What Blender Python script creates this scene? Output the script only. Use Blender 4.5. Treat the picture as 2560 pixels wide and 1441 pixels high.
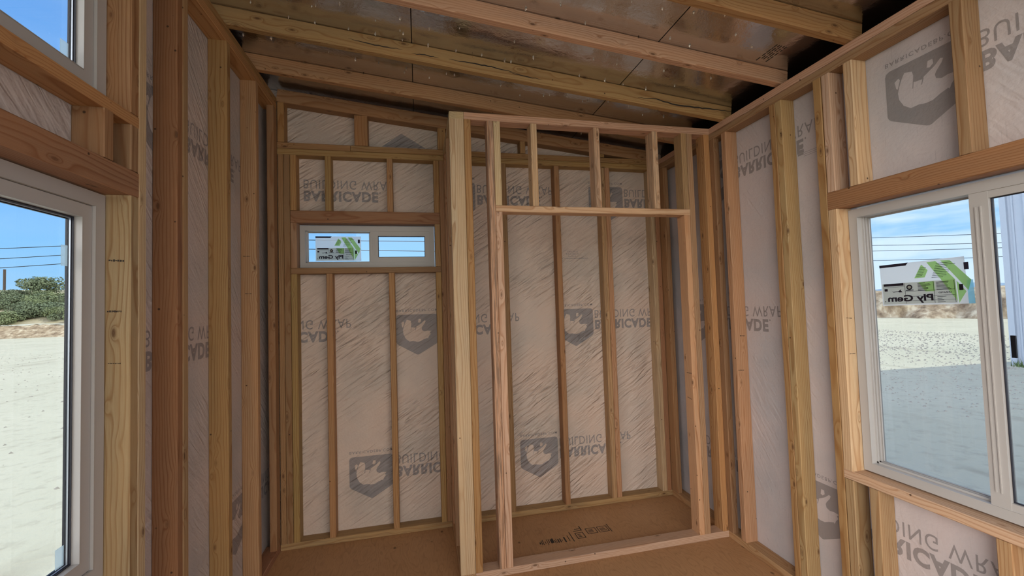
import bpy, bmesh, math, random
from mathutils import Vector, Matrix
random.seed(7)
S = 0.0254                       # everything below is measured in inches
SC = bpy.context.scene
COL = SC.collection
for o in list(bpy.data.objects): bpy.data.objects.remove(o)

# ------------------------------------------------------------------ camera
F, YAW, PITCH, ROLL, CZ = 1051.46, 0.21827, 0.03937, -0.03138, 55.874
fwd = Vector((math.sin(YAW)*math.cos(PITCH), math.cos(YAW)*math.cos(PITCH), math.sin(PITCH)))
rt = Vector((math.cos(YAW), -math.sin(YAW), 0)); up = rt.cross(fwd)
R_ = math.cos(ROLL)*rt + math.sin(ROLL)*up; U_ = math.cos(ROLL)*up - math.sin(ROLL)*rt
cd = bpy.data.cameras.new('camera'); cam = bpy.data.objects.new('camera', cd); COL.objects.link(cam)
cd.sensor_fit = 'HORIZONTAL'; cd.sensor_width = 36; cd.lens = F/2560*36; cd.clip_start = 0.02; cd.clip_end = 2000
m = Matrix.Identity(4)
for i in range(3): m[i][0] = R_[i]; m[i][1] = U_[i]; m[i][2] = -fwd[i]
m[0][3], m[1][3], m[2][3] = 0, 0, CZ*S
cam.matrix_world = m; SC.camera = cam

# ------------------------------------------------------------------ light and exposure
SC.view_settings.view_transform = 'Standard'; SC.view_settings.look = 'None'
SC.view_settings.gamma = 1; SC.view_settings.use_curve_mapping = False
SC.view_settings.exposure = -0.1
SUN_STRENGTH = 6.5; SUN_ELEV = math.radians(47)
sd = Vector((-1, .06, -math.tan(SUN_ELEV))).normalized()
ld = bpy.data.lights.new('sun', 'SUN'); ld.energy = SUN_STRENGTH; ld.angle = math.radians(.6); ld.color = (1, .92, .70)
sun = bpy.data.objects.new('sun', ld); COL.objects.link(sun); sun.rotation_euler = sd.to_track_quat('-Z', 'Y').to_euler()
SKY = 1.0; REAR = 3.3; SIDE = 12.5   # sky brightness; unseen glow added behind and beside the viewer to light the room
W = bpy.data.worlds.new('sky'); SC.world = W; W.use_nodes = True
def N(nt, t, **kw):
    n = nt.nodes.new(t)
    for k, v in kw.items():
        if k.startswith('i_'):
            key = k[2:]; n.inputs[int(key) if key.isdigit() else key].default_value = v
        else: setattr(n, k, v)
    return n
def lk(nt, a, b): nt.links.new(a, b)
def ramp(nt, stops, interp='LINEAR'):
    r = nt.nodes.new('ShaderNodeValToRGB'); r.color_ramp.interpolation = interp
    e = r.color_ramp.elements
    while len(e) < len(stops): e.new(.5)
    for x, (p, c) in zip(e, stops): x.position = p; x.color = tuple(c) + ((1,) if len(c) == 3 else ())
    return r
def math_(nt, op, a, b=None, c=None):
    n = nt.nodes.new('ShaderNodeMath'); n.operation = op
    for i, v in enumerate((a, b, c)):
        if v is None: continue
        if isinstance(v, (int, float)): n.inputs[i].default_value = v
        else: nt.links.new(v, n.inputs[i])
    return n.outputs[0]
def mixc(nt, fac, a, b, mode='MIX'):
    n = nt.nodes.new('ShaderNodeMix'); n.data_type = 'RGBA'; n.blend_type = mode
    for idx, v in ((0, fac), (6, a), (7, b)):
        if isinstance(v, (int, float)): n.inputs[idx].default_value = v
        elif isinstance(v, (tuple, list)): n.inputs[idx].default_value = tuple(v) + ((1,) if len(v) == 3 else ())
        else: nt.links.new(v, n.inputs[idx])
    return n.outputs[2]
nt = W.node_tree; nt.nodes.clear()
tc = N(nt, 'ShaderNodeTexCoord'); sx = N(nt, 'ShaderNodeSeparateXYZ'); lk(nt, tc.outputs['Generated'], sx.inputs[0])
g = ramp(nt, [(0, (.55, .52, .45)), (.49, (.75, .95, 1.2)), (.50, (1.1, 1.8, 2.4)), (.56, (.66, 1.55, 2.5)), (.62, (.48, 1.25, 2.45)), (.78, (.42, 1.0, 2.1)), (1, (.3, .7, 1.6))])
lk(nt, math_(nt, 'MULTIPLY_ADD', sx.outputs[2], .5, .5), g.inputs[0])
mp = N(nt, 'ShaderNodeMapping'); mp.inputs['Scale'].default_value = (1.6, 1.6, 9); lk(nt, tc.outputs['Generated'], mp.inputs[0])
cn = N(nt, 'ShaderNodeTexNoise', i_Scale=1.7, i_Detail=6.0, i_Roughness=.55); lk(nt, mp.outputs[0], cn.inputs['Vector'])
cr = ramp(nt, [(.34, (.12, .12, .12)), (.60, (1, 1, 1))]); lk(nt, cn.outputs[0], cr.inputs[0])
side = N(nt, 'ShaderNodeMapRange', i_1=.35, i_2=.8, i_3=.12, i_4=1.6); lk(nt, sx.outputs[0], side.inputs[0])
sky = mixc(nt, math_(nt, 'MINIMUM', math_(nt, 'MULTIPLY', cr.outputs[0], side.outputs[0]), 1.0), g.outputs[0], (2.0, 2.4, 2.75))
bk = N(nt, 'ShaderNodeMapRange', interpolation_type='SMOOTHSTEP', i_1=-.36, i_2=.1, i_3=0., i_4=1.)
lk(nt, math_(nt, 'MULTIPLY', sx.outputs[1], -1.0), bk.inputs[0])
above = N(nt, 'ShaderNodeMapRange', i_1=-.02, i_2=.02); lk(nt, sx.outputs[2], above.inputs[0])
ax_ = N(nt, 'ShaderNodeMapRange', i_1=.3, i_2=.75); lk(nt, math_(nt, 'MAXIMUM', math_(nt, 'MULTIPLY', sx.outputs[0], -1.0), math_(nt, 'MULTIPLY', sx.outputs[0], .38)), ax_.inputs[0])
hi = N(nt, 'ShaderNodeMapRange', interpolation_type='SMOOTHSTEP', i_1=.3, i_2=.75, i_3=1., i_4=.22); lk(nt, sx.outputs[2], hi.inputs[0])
bank = mixc(nt, ax_.outputs[0], (1.0*REAR, .93*REAR, .84*REAR), (1.0*SIDE, .95*SIDE, .90*SIDE))  # added out-of-view sky glow that brightens the interior
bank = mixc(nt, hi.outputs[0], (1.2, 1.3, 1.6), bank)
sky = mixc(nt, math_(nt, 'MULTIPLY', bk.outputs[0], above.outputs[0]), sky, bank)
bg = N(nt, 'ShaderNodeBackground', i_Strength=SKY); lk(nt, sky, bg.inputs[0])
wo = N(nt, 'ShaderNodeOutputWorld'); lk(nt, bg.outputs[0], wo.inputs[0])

# ------------------------------------------------------------------ measurements
XL, XR, YB, YC = -32.76, 69.56, 110.06, 87.56      # room faces of the framing; closet front
XC = 7.0; D = 3.05                                 # closet return face; framing depth
ZT, ZL = 97.12, 107.9; YN = -34.0                  # low and high plate tops; near end of the room
TH = 1.25                                          # wrap and sheathing thickness
SL = (ZL-ZT)/(XR-XL)
def roof(x): return ZL - SL*(x-XL)
GZ = -24.0                                         # ground level

# ------------------------------------------------------------------ materials
def new_mat(name):
    m = bpy.data.materials.new(name); m.use_nodes = True; nt = m.node_tree; nt.nodes.clear()
    b = N(nt, 'ShaderNodeBsdfPrincipled'); o = N(nt, 'ShaderNodeOutputMaterial'); lk(nt, b.outputs[0], o.inputs[0])
    return m, nt, b
def plain(name, col, rough=.6, metal=0., spec=None):
    m, nt, b = new_mat(name); b.inputs['Base Color'].default_value = tuple(col)+(1,); b.inputs['Roughness'].default_value = rough
    b.inputs['Metallic'].default_value = metal
    if spec is not None: b.inputs['Specular IOR Level'].default_value = spec
    return m
def inches(nt, sock):
    v = N(nt, 'ShaderNodeVectorMath', operation='SCALE'); lk(nt, sock, v.inputs[0]); v.inputs['Scale'].default_value = 39.37
    return v.outputs[0]
def mapping(nt, sock, scale=(1, 1, 1), rot=(0, 0, 0), loc=(0, 0, 0)):
    mp = N(nt, 'ShaderNodeMapping'); mp.inputs['Scale'].default_value = scale; mp.inputs['Rotation'].default_value = rot; mp.inputs['Location'].default_value = loc
    lk(nt, sock, mp.inputs[0]); return mp.outputs[0]
def wood_mat():
    m, nt, b = new_mat('lumber')
    tc = N(nt, 'ShaderNodeTexCoord'); oi = N(nt, 'ShaderNodeObjectInfo')
    P = inches(nt, tc.outputs['Object'])
    wn = N(nt, 'ShaderNodeTexWhiteNoise', noise_dimensions='1D'); lk(nt, math_(nt, 'MULTIPLY', oi.outputs['Random'], 913.7), wn.inputs['W'])
    off = N(nt, 'ShaderNodeVectorMath', operation='MULTIPLY_ADD'); lk(nt, wn.outputs['Color'], off.inputs[0])
    off.inputs[1].default_value = (700, 7, 7); off.inputs[2].default_value = (0, -3.5, -3.5)
    ad = N(nt, 'ShaderNodeVectorMath', operation='ADD'); lk(nt, P, ad.inputs[0]); lk(nt, off.outputs[0], ad.inputs[1]); Q = ad.outputs[0]
    # knots
    kv = N(nt, 'ShaderNodeTexVoronoi', i_Scale=1.0, i_Randomness=1.0); lk(nt, mapping(nt, Q, (1/6.5, 1/2.5, 1/2.5)), kv.inputs['Vector'])
    kd = kv.outputs['Distance']
    push = math_(nt, 'POWER', 2.718, math_(nt, 'MULTIPLY', kd, -9.0))
    # annual rings about a wandering pith
    wv = N(nt, 'ShaderNodeTexNoise', i_Scale=1.0, i_Detail=2.0); lk(nt, mapping(nt, Q, (.03, .2, .2)), wv.inputs['Vector'])
    wc = N(nt, 'ShaderNodeVectorMath', operation='MULTIPLY_ADD'); lk(nt, wv.outputs['Color'], wc.inputs[0]); wc.inputs[1].default_value = (0, 2.0, 2.0); lk(nt, Q, wc.inputs[2])
    sp = N(nt, 'ShaderNodeSeparateXYZ'); lk(nt, wc.outputs[0], sp.inputs[0])
    r2 = math_(nt, 'ADD', math_(nt, 'POWER', sp.outputs[1], 2.0), math_(nt, 'POWER', sp.outputs[2], 2.0))
    rr = math_(nt, 'ADD', math_(nt, 'SQRT', r2), math_(nt, 'MULTIPLY', push, 1.6))
    fr = math_(nt, 'FRACT', math_(nt, 'MULTIPLY', rr, 2.7))
    rings = ramp(nt, [(0, (.15,)*3), (.55, (.25,)*3), (.86, (1,)*3), (1, (.15,)*3)]); lk(nt, fr, rings.inputs[0])
    fib = N(nt, 'ShaderNodeTexNoise', i_Scale=1.0, i_Detail=4.0, i_Roughness=.65); lk(nt, mapping(nt, Q, (.35, 14, 14)), fib.inputs['Vector'])
    big = N(nt, 'ShaderNodeTexNoise', i_Scale=1.0, i_Detail=3.0); lk(nt, mapping(nt, Q, (.05, .5, .5)), big.inputs['Vector'])
    base = oi.outputs['Color']
    dark = mixc(nt, 1.0, base, (.55, .40, .30), 'MULTIPLY')
    c = mixc(nt, math_(nt, 'MULTIPLY', rings.outputs[0], 1.0), base, dark)
    fr2 = N(nt, 'ShaderNodeMapRange', i_1=.35, i_2=.75, i_3=0., i_4=.6); lk(nt, fib.outputs[0], fr2.inputs[0])
    c = mixc(nt, fr2.outputs[0], c, dark)
    bg_ = N(nt, 'ShaderNodeMapRange', i_1=.3, i_2=.7, i_3=0., i_4=.5); lk(nt, big.outputs[0], bg_.inputs[0])
    c = mixc(nt, bg_.outputs[0], c, mixc(nt, 1.0, base, (1.06, .84, .66), 'MULTIPLY'))
    # weather streaks (amount kept in the object's alpha)
    st = N(nt, 'ShaderNodeTexNoise', i_Scale=1.0, i_Detail=5.0, i_Roughness=.7); lk(nt, mapping(nt, Q, (.10, 2.6, 2.6), loc=(31, 5, 9)), st.inputs['Vector'])
    sr = N(nt, 'ShaderNodeMapRange', i_1=.44, i_2=.60, i_3=0., i_4=.9); lk(nt, st.outputs[0], sr.inputs[0])
    c = mixc(nt, math_(nt, 'MULTIPLY', sr.outputs[0], math_(nt, 'SUBTRACT', 1.0, oi.outputs['Alpha'])), c, (.07, .055, .045))
    kr = ramp(nt, [(0, (1,)*3), (.05, (1,)*3), (.085, (.4,)*3), (.16, (0,)*3)]); lk(nt, kd, kr.inputs[0])
    c = mixc(nt, math_(nt, 'MULTIPLY', kr.outputs[0], .8), c, (.085, .035, .013))
    pv = N(nt, 'ShaderNodeTexVoronoi', i_Scale=.3, i_Randomness=1.0); lk(nt, Q, pv.inputs['Vector'])
    pr = ramp(nt, [(0, (1,)*3), (.035, (1,)*3), (.055, (0,)*3)]); lk(nt, pv.outputs['Distance'], pr.inputs[0])
    c = mixc(nt, math_(nt, 'MULTIPLY', pr.outputs[0], .85), c, (.03, .015, .008))
    lk(nt, c, b.inputs['Base Color']); b.inputs['Roughness'].default_value = .62; b.inputs['Specular IOR Level'].default_value = .3
    hb = math_(nt, 'ADD', math_(nt, 'MULTIPLY', fib.outputs[0], .5), math_(nt, 'MULTIPLY', rings.outputs[0], -.2))
    bp = N(nt, 'ShaderNodeBump', i_Strength=.35, i_Distance=.0012); lk(nt, hb, bp.inputs['Height']); lk(nt, bp.outputs[0], b.inputs['Normal'])
    return m
M_WOOD = wood_mat()
def wrap_height(nt, P, ang, amp, vert):
    """creases in the stretched sheet: P in inches with x along wall, z up"""
    n1 = N(nt, 'ShaderNodeTexNoise', i_Scale=1.0, i_Detail=1.2, i_Roughness=.4, i_Distortion=.7)
    lk(nt, mapping(nt, P, (.19, 1, 1.25), rot=(0, 0, 0)), n1.inputs['Vector'])
    n3 = N(nt, 'ShaderNodeTexNoise', i_Scale=.05, i_Detail=2.0); lk(nt, P, n3.inputs['Vector'])
    n2 = N(nt, 'ShaderNodeTexNoise', i_Scale=2.2, i_Detail=4.0); lk(nt, P, n2.inputs['Vector'])
    n4 = N(nt, 'ShaderNodeTexNoise', i_Scale=.16, i_Detail=3.0); lk(nt, P, n4.inputs['Vector'])
    mask = N(nt, 'ShaderNodeMapRange', i_1=.38, i_2=.62, i_3=.15, i_4=1.); lk(nt, n3.outputs[0], mask.inputs[0])
    h = math_(nt, 'MULTIPLY', math_(nt, 'MULTIPLY', n1.outputs[0], mask.outputs[0]), amp)
    h = math_(nt, 'ADD', h, math_(nt, 'MULTIPLY', n2.outputs[0], .10))
    h = math_(nt, 'ADD', h, math_(nt, 'MULTIPLY', n4.outputs[0], .5))
    return h
def wrap_mat(name, col, along, ang, amp, vert=0.):
    """along: which world axis runs along the wall"""
    m, nt, b = new_mat(name)
    ge = N(nt, 'ShaderNodeNewGeometry'); P0 = inches(nt, ge.outputs['Position'])
    s = N(nt, 'ShaderNodeSeparateXYZ'); lk(nt, P0, s.inputs[0])
    a = s.outputs[0] if along == 'x' else s.outputs[1]
    ca, sa = math.cos(ang), math.sin(ang)
    u = math_(nt, 'ADD', math_(nt, 'MULTIPLY', a, ca), math_(nt, 'MULTIPLY', s.outputs[2], sa))
    v = math_(nt, 'SUBTRACT', math_(nt, 'MULTIPLY', s.outputs[2], ca), math_(nt, 'MULTIPLY', a, sa))
    cb = N(nt, 'ShaderNodeCombineXYZ'); lk(nt, u, cb.inputs[0]); lk(nt, v, cb.inputs[2])
    h = wrap_height(nt, cb.outputs[0], ang, amp, vert)
    cv = N(nt, 'ShaderNodeCombineXYZ'); lk(nt, a, cv.inputs[0]); lk(nt, s.outputs[2], cv.inputs[2])
    vn = N(nt, 'ShaderNodeTexNoise', i_Scale=1.0, i_Detail=3.0); lk(nt, mapping(nt, cv.outputs[0], (7, 1, .22)), vn.inputs['Vector'])
    vr = N(nt, 'ShaderNodeMapRange', i_1=.62, i_2=.75, i_3=0., i_4=.28*vert+.02); lk(nt, vn.outputs[0], vr.inputs[0])
    sm = N(nt, 'ShaderNodeTexNoise', i_Scale=.07, i_Detail=4.0); lk(nt, cv.outputs[0], sm.inputs['Vector'])
    smr = N(nt, 'ShaderNodeMapRange', i_1=.35, i_2=.65, i_3=0., i_4=1.); lk(nt, sm.outputs[0], smr.inputs[0])
    c = mixc(nt, smr.outputs[0], tuple(x*.9 for x in col), tuple(x*1.05 for x in col))
    c = mixc(nt, smr.outputs[0], c, (col[0]*1.1, col[1]*1.0, col[2]*.95)) 
    c = mixc(nt, vr.outputs[0], c, (.16, .14, .14))
    lk(nt, c, b.inputs['Base Color']); b.inputs['Roughness'].default_value = .5; b.inputs['Specular IOR Level'].default_value = .35
    bp = N(nt, 'ShaderNodeBump', i_Strength=1.0, i_Distance=.019); lk(nt, h, bp.inputs['Height']); lk(nt, bp.outputs[0], b.inputs['Normal'])
    return m
WC = (.52, .475, .455); PC = (.27, .255, .26)
A_B, A_L, A_R = math.radians(33), math.radians(-48), math.radians(55)
M_WB = wrap_mat('wrap_back', (.57, .485, .425), 'x', A_B, 1.5); M_WL = wrap_mat('wrap_left', WC, 'y', A_L, .5); M_WR = wrap_mat('wrap_right', (.52, .49, .50), 'y', A_R, .2, 1.0)
M_PB = wrap_mat('print_back', PC, 'x', A_B, 1.5); M_PL = wrap_mat('print_left', PC, 'y', A_L, .5); M_PR = wrap_mat('print_right', PC, 'y', A_R, .2, .8)
def foil_mat():
    m, nt, b = new_mat('foil'); tc = N(nt, 'ShaderNodeTexCoord'); P = inches(nt, tc.outputs['Object'])
    n1 = N(nt, 'ShaderNodeTexNoise', i_Scale=.9, i_Detail=4.0, i_Roughness=.6); lk(nt, P, n1.inputs['Vector'])
    n2 = N(nt, 'ShaderNodeTexNoise', i_Scale=.07, i_Detail=3.0); lk(nt, P, n2.inputs['Vector'])
    n3 = N(nt, 'ShaderNodeTexNoise', i_Scale=1.0, i_Detail=3.0); lk(nt, mapping(nt, P, (.05, .9, 1)), n3.inputs['Vector'])
    c = mixc(nt, n2.outputs[0], (.52, .53, .55), (.76, .77, .80)); lk(nt, c, b.inputs['Base Color'])
    b.inputs['Metallic'].default_value = 1.
    rr = N(nt, 'ShaderNodeMapRange', i_1=.3, i_2=.7, i_3=.09, i_4=.22); lk(nt, n3.outputs[0], rr.inputs[0]); lk(nt, rr.outputs[0], b.inputs['Roughness'])
    h = math_(nt, 'ADD', math_(nt, 'MULTIPLY', n1.outputs[0], .35), math_(nt, 'MULTIPLY', n2.outputs[0], 3.0))
    bp = N(nt, 'ShaderNodeBump', i_Strength=.55, i_Distance=.006); lk(nt, h, bp.inputs['Height']); lk(nt, bp.outputs[0], b.inputs['Normal'])
    return m
M_FOIL = foil_mat()
def ply_mat():
    m, nt, b = new_mat('plywood_floor'); ge = N(nt, 'ShaderNodeNewGeometry'); P = inches(nt, ge.outputs['Position'])
    n0 = N(nt, 'ShaderNodeTexNoise', i_Scale=1.0, i_Detail=3.0); lk(nt, mapping(nt, P, (.12, .035, 1)), n0.inputs['Vector'])
    fr = math_(nt, 'FRACT', math_(nt, 'MULTIPLY', n0.outputs[0], 24.))
    r = ramp(nt, [(0, (.0,)*3), (.7, (.3,)*3), (.9, (1,)*3), (1, (0,)*3)]); lk(nt, fr, r.inputs[0])
    n1 = N(nt, 'ShaderNodeTexNoise', i_Scale=1.0, i_Detail=4.0, i_Roughness=.65); lk(nt, mapping(nt, P, (7, .5, 1)), n1.inputs['Vector'])
    n2 = N(nt, 'ShaderNodeTexNoise', i_Scale=.06, i_Detail=3.0); lk(nt, P, n2.inputs['Vector'])
    c = mixc(nt, n2.outputs[0], (.40, .21, .095), (.55, .32, .16))
    c = mixc(nt, math_(nt, 'MULTIPLY', r.outputs[0], .25), c, (.17, .07, .03))
    f2 = N(nt, 'ShaderNodeMapRange', i_1=.5, i_2=.75, i_3=0., i_4=.45); lk(nt, n1.outputs[0], f2.inputs[0]); c = mixc(nt, f2.outputs[0], c, (.18, .08, .035))
    kv = N(nt, 'ShaderNodeTexVoronoi', i_Scale=1.0); lk(nt, mapping(nt, P, (1/5, 1/7, 1)), kv.inputs['Vector'])
    kr = ramp(nt, [(0, (1,)*3), (.045, (.9,)*3), (.085, (0,)*3)]); lk(nt, kv.outputs['Distance'], kr.inputs[0])
    c = mixc(nt, math_(nt, 'MULTIPLY', kr.outputs[0], .75), c, (.05, .02, .01))
    lk(nt, c, b.inputs['Base Color']); b.inputs['Roughness'].default_value = .55; b.inputs['Specular IOR Level'].default_value = .35
    bp = N(nt, 'ShaderNodeBump', i_Strength=.3, i_Distance=.001); lk(nt, n1.outputs[0], bp.inputs['Height']); lk(nt, bp.outputs[0], b.inputs['Normal'])
    return m
M_PLY = ply_mat()
M_DARKPLY = plain('roof_backing', (.05, .03, .02), .8)
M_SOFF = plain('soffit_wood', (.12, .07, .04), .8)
M_VINYL = plain('vinyl', (.44, .42, .405), .42)
M_GASKET = plain('gasket', (.02, .02, .03), .5)
M_SPACER = plain('spacer', (.55, .60, .68), .35, .6)
M_INK = plain('ink', (.03, .022, .018), .8)
M_METAL = plain('nail_metal', (.85, .78, .68), .3, .8)
M_WIRE = plain('wire_black', (.02, .025, .03), .7)
def glass_mat():
    m = bpy.data.materials.new('tinted_glass'); m.use_nodes = True; nt = m.node_tree; nt.nodes.clear()
    t = N(nt, 'ShaderNodeBsdfTransparent'); t.inputs[0].default_value = (.63, .655, .68, 1)
    gl = N(nt, 'ShaderNodeBsdfGlossy', i_Roughness=.0); ge = N(nt, 'ShaderNodeNewGeometry')
    dp = N(nt, 'ShaderNodeVectorMath', operation='DOT_PRODUCT'); lk(nt, ge.outputs['Normal'], dp.inputs[0]); lk(nt, ge.outputs['Incoming'], dp.inputs[1])
    fz = math_(nt, 'MULTIPLY_ADD', math_(nt, 'POWER', math_(nt, 'SUBTRACT', 1.0, math_(nt, 'ABSOLUTE', dp.outputs['Value'])), 5.0), .5, .035); mx = N(nt, 'ShaderNodeMixShader')
    lk(nt, fz, mx.inputs[0]); lk(nt, t.outputs[0], mx.inputs[1]); lk(nt, gl.outputs[0], mx.inputs[2])
    o = N(nt, 'ShaderNodeOutputMaterial'); lk(nt, mx.outputs[0], o.inputs[0]); return m
M_GLASS = glass_mat()
def sheet_mat(name, col, a=.0):
    """thin paper: some of the daylight behind it comes through"""
    m = bpy.data.materials.new(name); m.use_nodes = True; nt = m.node_tree; nt.nodes.clear()
    d = N(nt, 'ShaderNodeBsdfDiffuse'); t = N(nt, 'ShaderNodeBsdfTranslucent'); tr = N(nt, 'ShaderNodeBsdfTransparent')
    d.inputs[0].default_value = tuple(col)+(1,); t.inputs[0].default_value = tuple(col)+(1,)
    mx = N(nt, 'ShaderNodeMixShader', i_0=.62); lk(nt, d.outputs[0], mx.inputs[1]); lk(nt, t.outputs[0], mx.inputs[2])
    m2 = N(nt, 'ShaderNodeMixShader', i_0=a); lk(nt, mx.outputs[0], m2.inputs[1]); lk(nt, tr.outputs[0], m2.inputs[2])
    o = N(nt, 'ShaderNodeOutputMaterial'); lk(nt, m2.outputs[0], o.inputs[0]); return m
M_PAPER = sheet_mat('paper_white', (.9, .92, .92), .12); M_PAPER2 = sheet_mat('paper_grey', (.62, .63, .57), .05)
M_GREEN = sheet_mat('paper_green', (.46, .74, .30)); M_PINK = sheet_mat('paper_ink', (.04, .03, .04)); M_BLUE = sheet_mat('film_blue', (.25, .75, .95), .2)
M_TAPE = sheet_mat('tape_clear', (.55, .68, .75), .45)

# ------------------------------------------------------------------ mesh helpers
def tag(o, label=None, cat=None, group=None, kind=None):
    if label: o['label'] = label
    if cat: o['category'] = cat
    if group: o['group'] = group
    if kind: o['kind'] = kind
    return o
def mesh_obj(name, verts, faces, mats, parent=None, fm=None, smooth=False, scale=S):
    me = bpy.data.meshes.new(name); me.from_pydata([tuple(c*scale for c in v) for v in verts], [], faces)
    for mm in (mats if isinstance(mats, (list, tuple)) else [mats]): me.materials.append(mm)
    if fm:
        for p, i in zip(me.polygons, fm): p.material_index = i
    if smooth:
        for p in me.polygons: p.use_smooth = True
    me.update(); o = bpy.data.objects.new(name, me); COL.objects.link(o)
    if parent: o.parent = parent
    return o
class MB:
    def __init__(s): s.v = []; s.f = []; s.m = []
    def box(s, x0, x1, y0, y1, z0, z1, m=0):
        n = len(s.v); s.v += [(x, y, z) for z in (z0, z1) for x, y in ((x0, y0), (x1, y0), (x1, y1), (x0, y1))]
        for q in ((0, 3, 2, 1), (4, 5, 6, 7), (0, 1, 5, 4), (1, 2, 6, 5), (2, 3, 7, 6), (3, 0, 4, 7)): s.f.append(tuple(n+i for i in q)); s.m.append(m)
        return s
    def poly(s, pts, m=0):
        n = len(s.v); s.v += list(pts); s.f.append(tuple(range(n, n+len(pts)))); s.m.append(m); return s
    def build(s, name, mats, parent=None, xf=None, **k):
        v = [tuple(xf @ Vector(p)) for p in s.v] if xf else s.v
        return mesh_obj(name, v, s.f, mats, parent, s.m, **k)
def empty(name, loc=(0, 0, 0)):
    e = bpy.data.objects.new(name, None); COL.objects.link(e); e.location = Vector(loc)*S; e.empty_display_size = .05; return e

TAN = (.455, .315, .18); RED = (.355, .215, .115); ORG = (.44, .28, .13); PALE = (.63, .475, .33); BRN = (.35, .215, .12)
def board(name, label, cat, x0, x1, y0, y1, z0, z1, col=TAN, stain=0., group=None, tilt=None, wane=.035, end_z=None):
    """a length of sawn lumber, long axis local X, eased edges, slight waver"""
    dx, dy, dz = x1-x0, y1-y0, z1-z0
    ax = max(range(3), key=lambda i: (dx, dy, dz)[i]); L = (dx, dy, dz)[ax]
    if ax == 0: w, h = dy, dz; rot = Matrix.Identity(3)
    elif ax == 1: w, h = dx, dz; rot = Matrix(((0, -1, 0), (1, 0, 0), (0, 0, 1)))
    else: w, h = dx, dy; rot = Matrix(((0, -1, 0), (0, 0, -1), (1, 0, 0)))   # local X -> world Z, local Y -> -X, local Z -> -Y
    rnd = random.Random(hash((round(x0, 2), round(y0, 2), round(z0, 2))) & 0xffff)
    c = .10; prof = [(-w/2+c, -h/2), (w/2-c, -h/2), (w/2, -h/2+c), (w/2, h/2-c), (w/2-c, h/2), (-w/2+c, h/2), (-w/2, h/2-c), (-w/2, -h/2+c)]
    ns = max(2, int(L/5)); V = []; Fc = []
    ph = [rnd.uniform(0, 6.28) for _ in range(8)]
    for i in range(ns+1):
        x = -L/2 + L*i/ns; t = 0 if i in (0, ns) else 1
        for k, (py, pz) in enumerate(prof):
            k2 = (k+1)//2 % 4
            e = wane*t*(.5+.5*math.sin(x*.21+ph[k2])*math.sin(x*.07+ph[k2+4]))
            V.append((x, py*(1-e/w*2 if k in (0, 1, 4, 5) else 1), pz*(1-e/h*2 if k in (2, 3, 6, 7) else 1)))
    for i in range(ns):
        for k in range(8): a = i*8+k; b = i*8+(k+1) % 8; Fc.append((a, a+8, b+8, b))
    Fc.append(tuple(range(8))); Fc.append(tuple(ns*8+k for k in reversed(range(8))))
    o = mesh_obj(name, V, Fc, M_WOOD); ctr = Vector(((x0+x1)/2, (y0+y1)/2, (z0+z1)/2))
    o.matrix_world = Matrix.Translation(ctr*S) @ rot.to_4x4()
    if tilt: o.matrix_world = Matrix.Translation(ctr*S) @ tilt.to_4x4() @ rot.to_4x4()
    j = [rnd.uniform(.93, 1.07) for _ in range(3)]; k = rnd.uniform(.9, 1.1)
    o.color = (min(1, col[0]*j[0]*k), min(1, col[1]*j[1]*k), min(1, col[2]*j[2]*k), 1-stain)
    return tag(o, label, cat, group)

# ------------------------------------------------------------------ room shell
def struct(o): return tag(o, kind='structure')
XLo, XRo, YBo = XL-D, XR+D, YB+D
# window rough openings, in wall coordinates
LW = (5.0, 57.3, 27.0, 70.1); UW = (5.0, 57.3, 80.05, 101.0); BW = (-28.6, 4.4, 66.35, 77.35); RW = (20.5, 57.15, 26.4, 70.45)
def wall_with_holes(name, lo, hi, zlo, zhi, holes, fn, mat):
    xs = sorted({lo, hi, *[h[0] for h in holes], *[h[1] for h in holes]}); zs = sorted({zlo, zhi, *[h[2] for h in holes], *[h[3] for h in holes]})
    mb = MB()
    for i in range(len(xs)-1):
        for j in range(len(zs)-1):
            cx, cz = (xs[i]+xs[i+1])/2, (zs[j]+zs[j+1])/2
            if any(h[0] < cx < h[1] and h[2] < cz < h[3] for h in holes): continue
            fn(mb, xs[i], xs[i+1], zs[j], zs[j+1])
    return struct(mb.build(name, mat))
wl = wall_with_holes('wall_left', YN, YBo+TH, -1.5, ZL, [LW, UW], lambda b, a, c, z0, z1: b.box(XLo-TH, XLo, a, c, z0, z1), M_WL)
wr = wall_with_holes('wall_right', YN, YBo+TH, -1.5, ZT, [RW], lambda b, a, c, z0, z1: b.box(XRo, XRo+TH, a, c, z0, z1), M_WR)
wb = wall_with_holes('wall_back', XLo, XRo, -1.5, ZT-.02, [BW], lambda b, a, c, z0, z1: b.box(a, c, YBo, YBo+TH, z0, z1), M_WB)
mb = MB(); z0 = ZT-.02                                                   # gable part, meets the roof slope
P = [(XLo, z0), (XRo, z0), (XRo, roof(XRo)+3.2), (XLo, roof(XLo)+3.2)]
mb.poly([(x, YBo, z) for x, z in P]); mb.poly([(x, YBo+TH, z) for x, z in reversed(P)])
for i in range(4):
    a, b = P[i], P[(i+1) % 4]; mb.poly([(a[0], YBo, a[1]), (a[0], YBo+TH, a[1]), (b[0], YBo+TH, b[1]), (b[0], YBo, b[1])])
gb = mb.build('gable_sheet', M_WB, wb)
mb = MB(); mb.box(XLo, XRo, YN, YBo, -.75, 0); fl = struct(mb.build('floor', M_PLY))
mb = MB(); mb.box(XLo-.5, XRo+.5, YN, YBo+TH, -6, -.76); mb.build('floor_joists', M_DARKPLY, fl)
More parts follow.
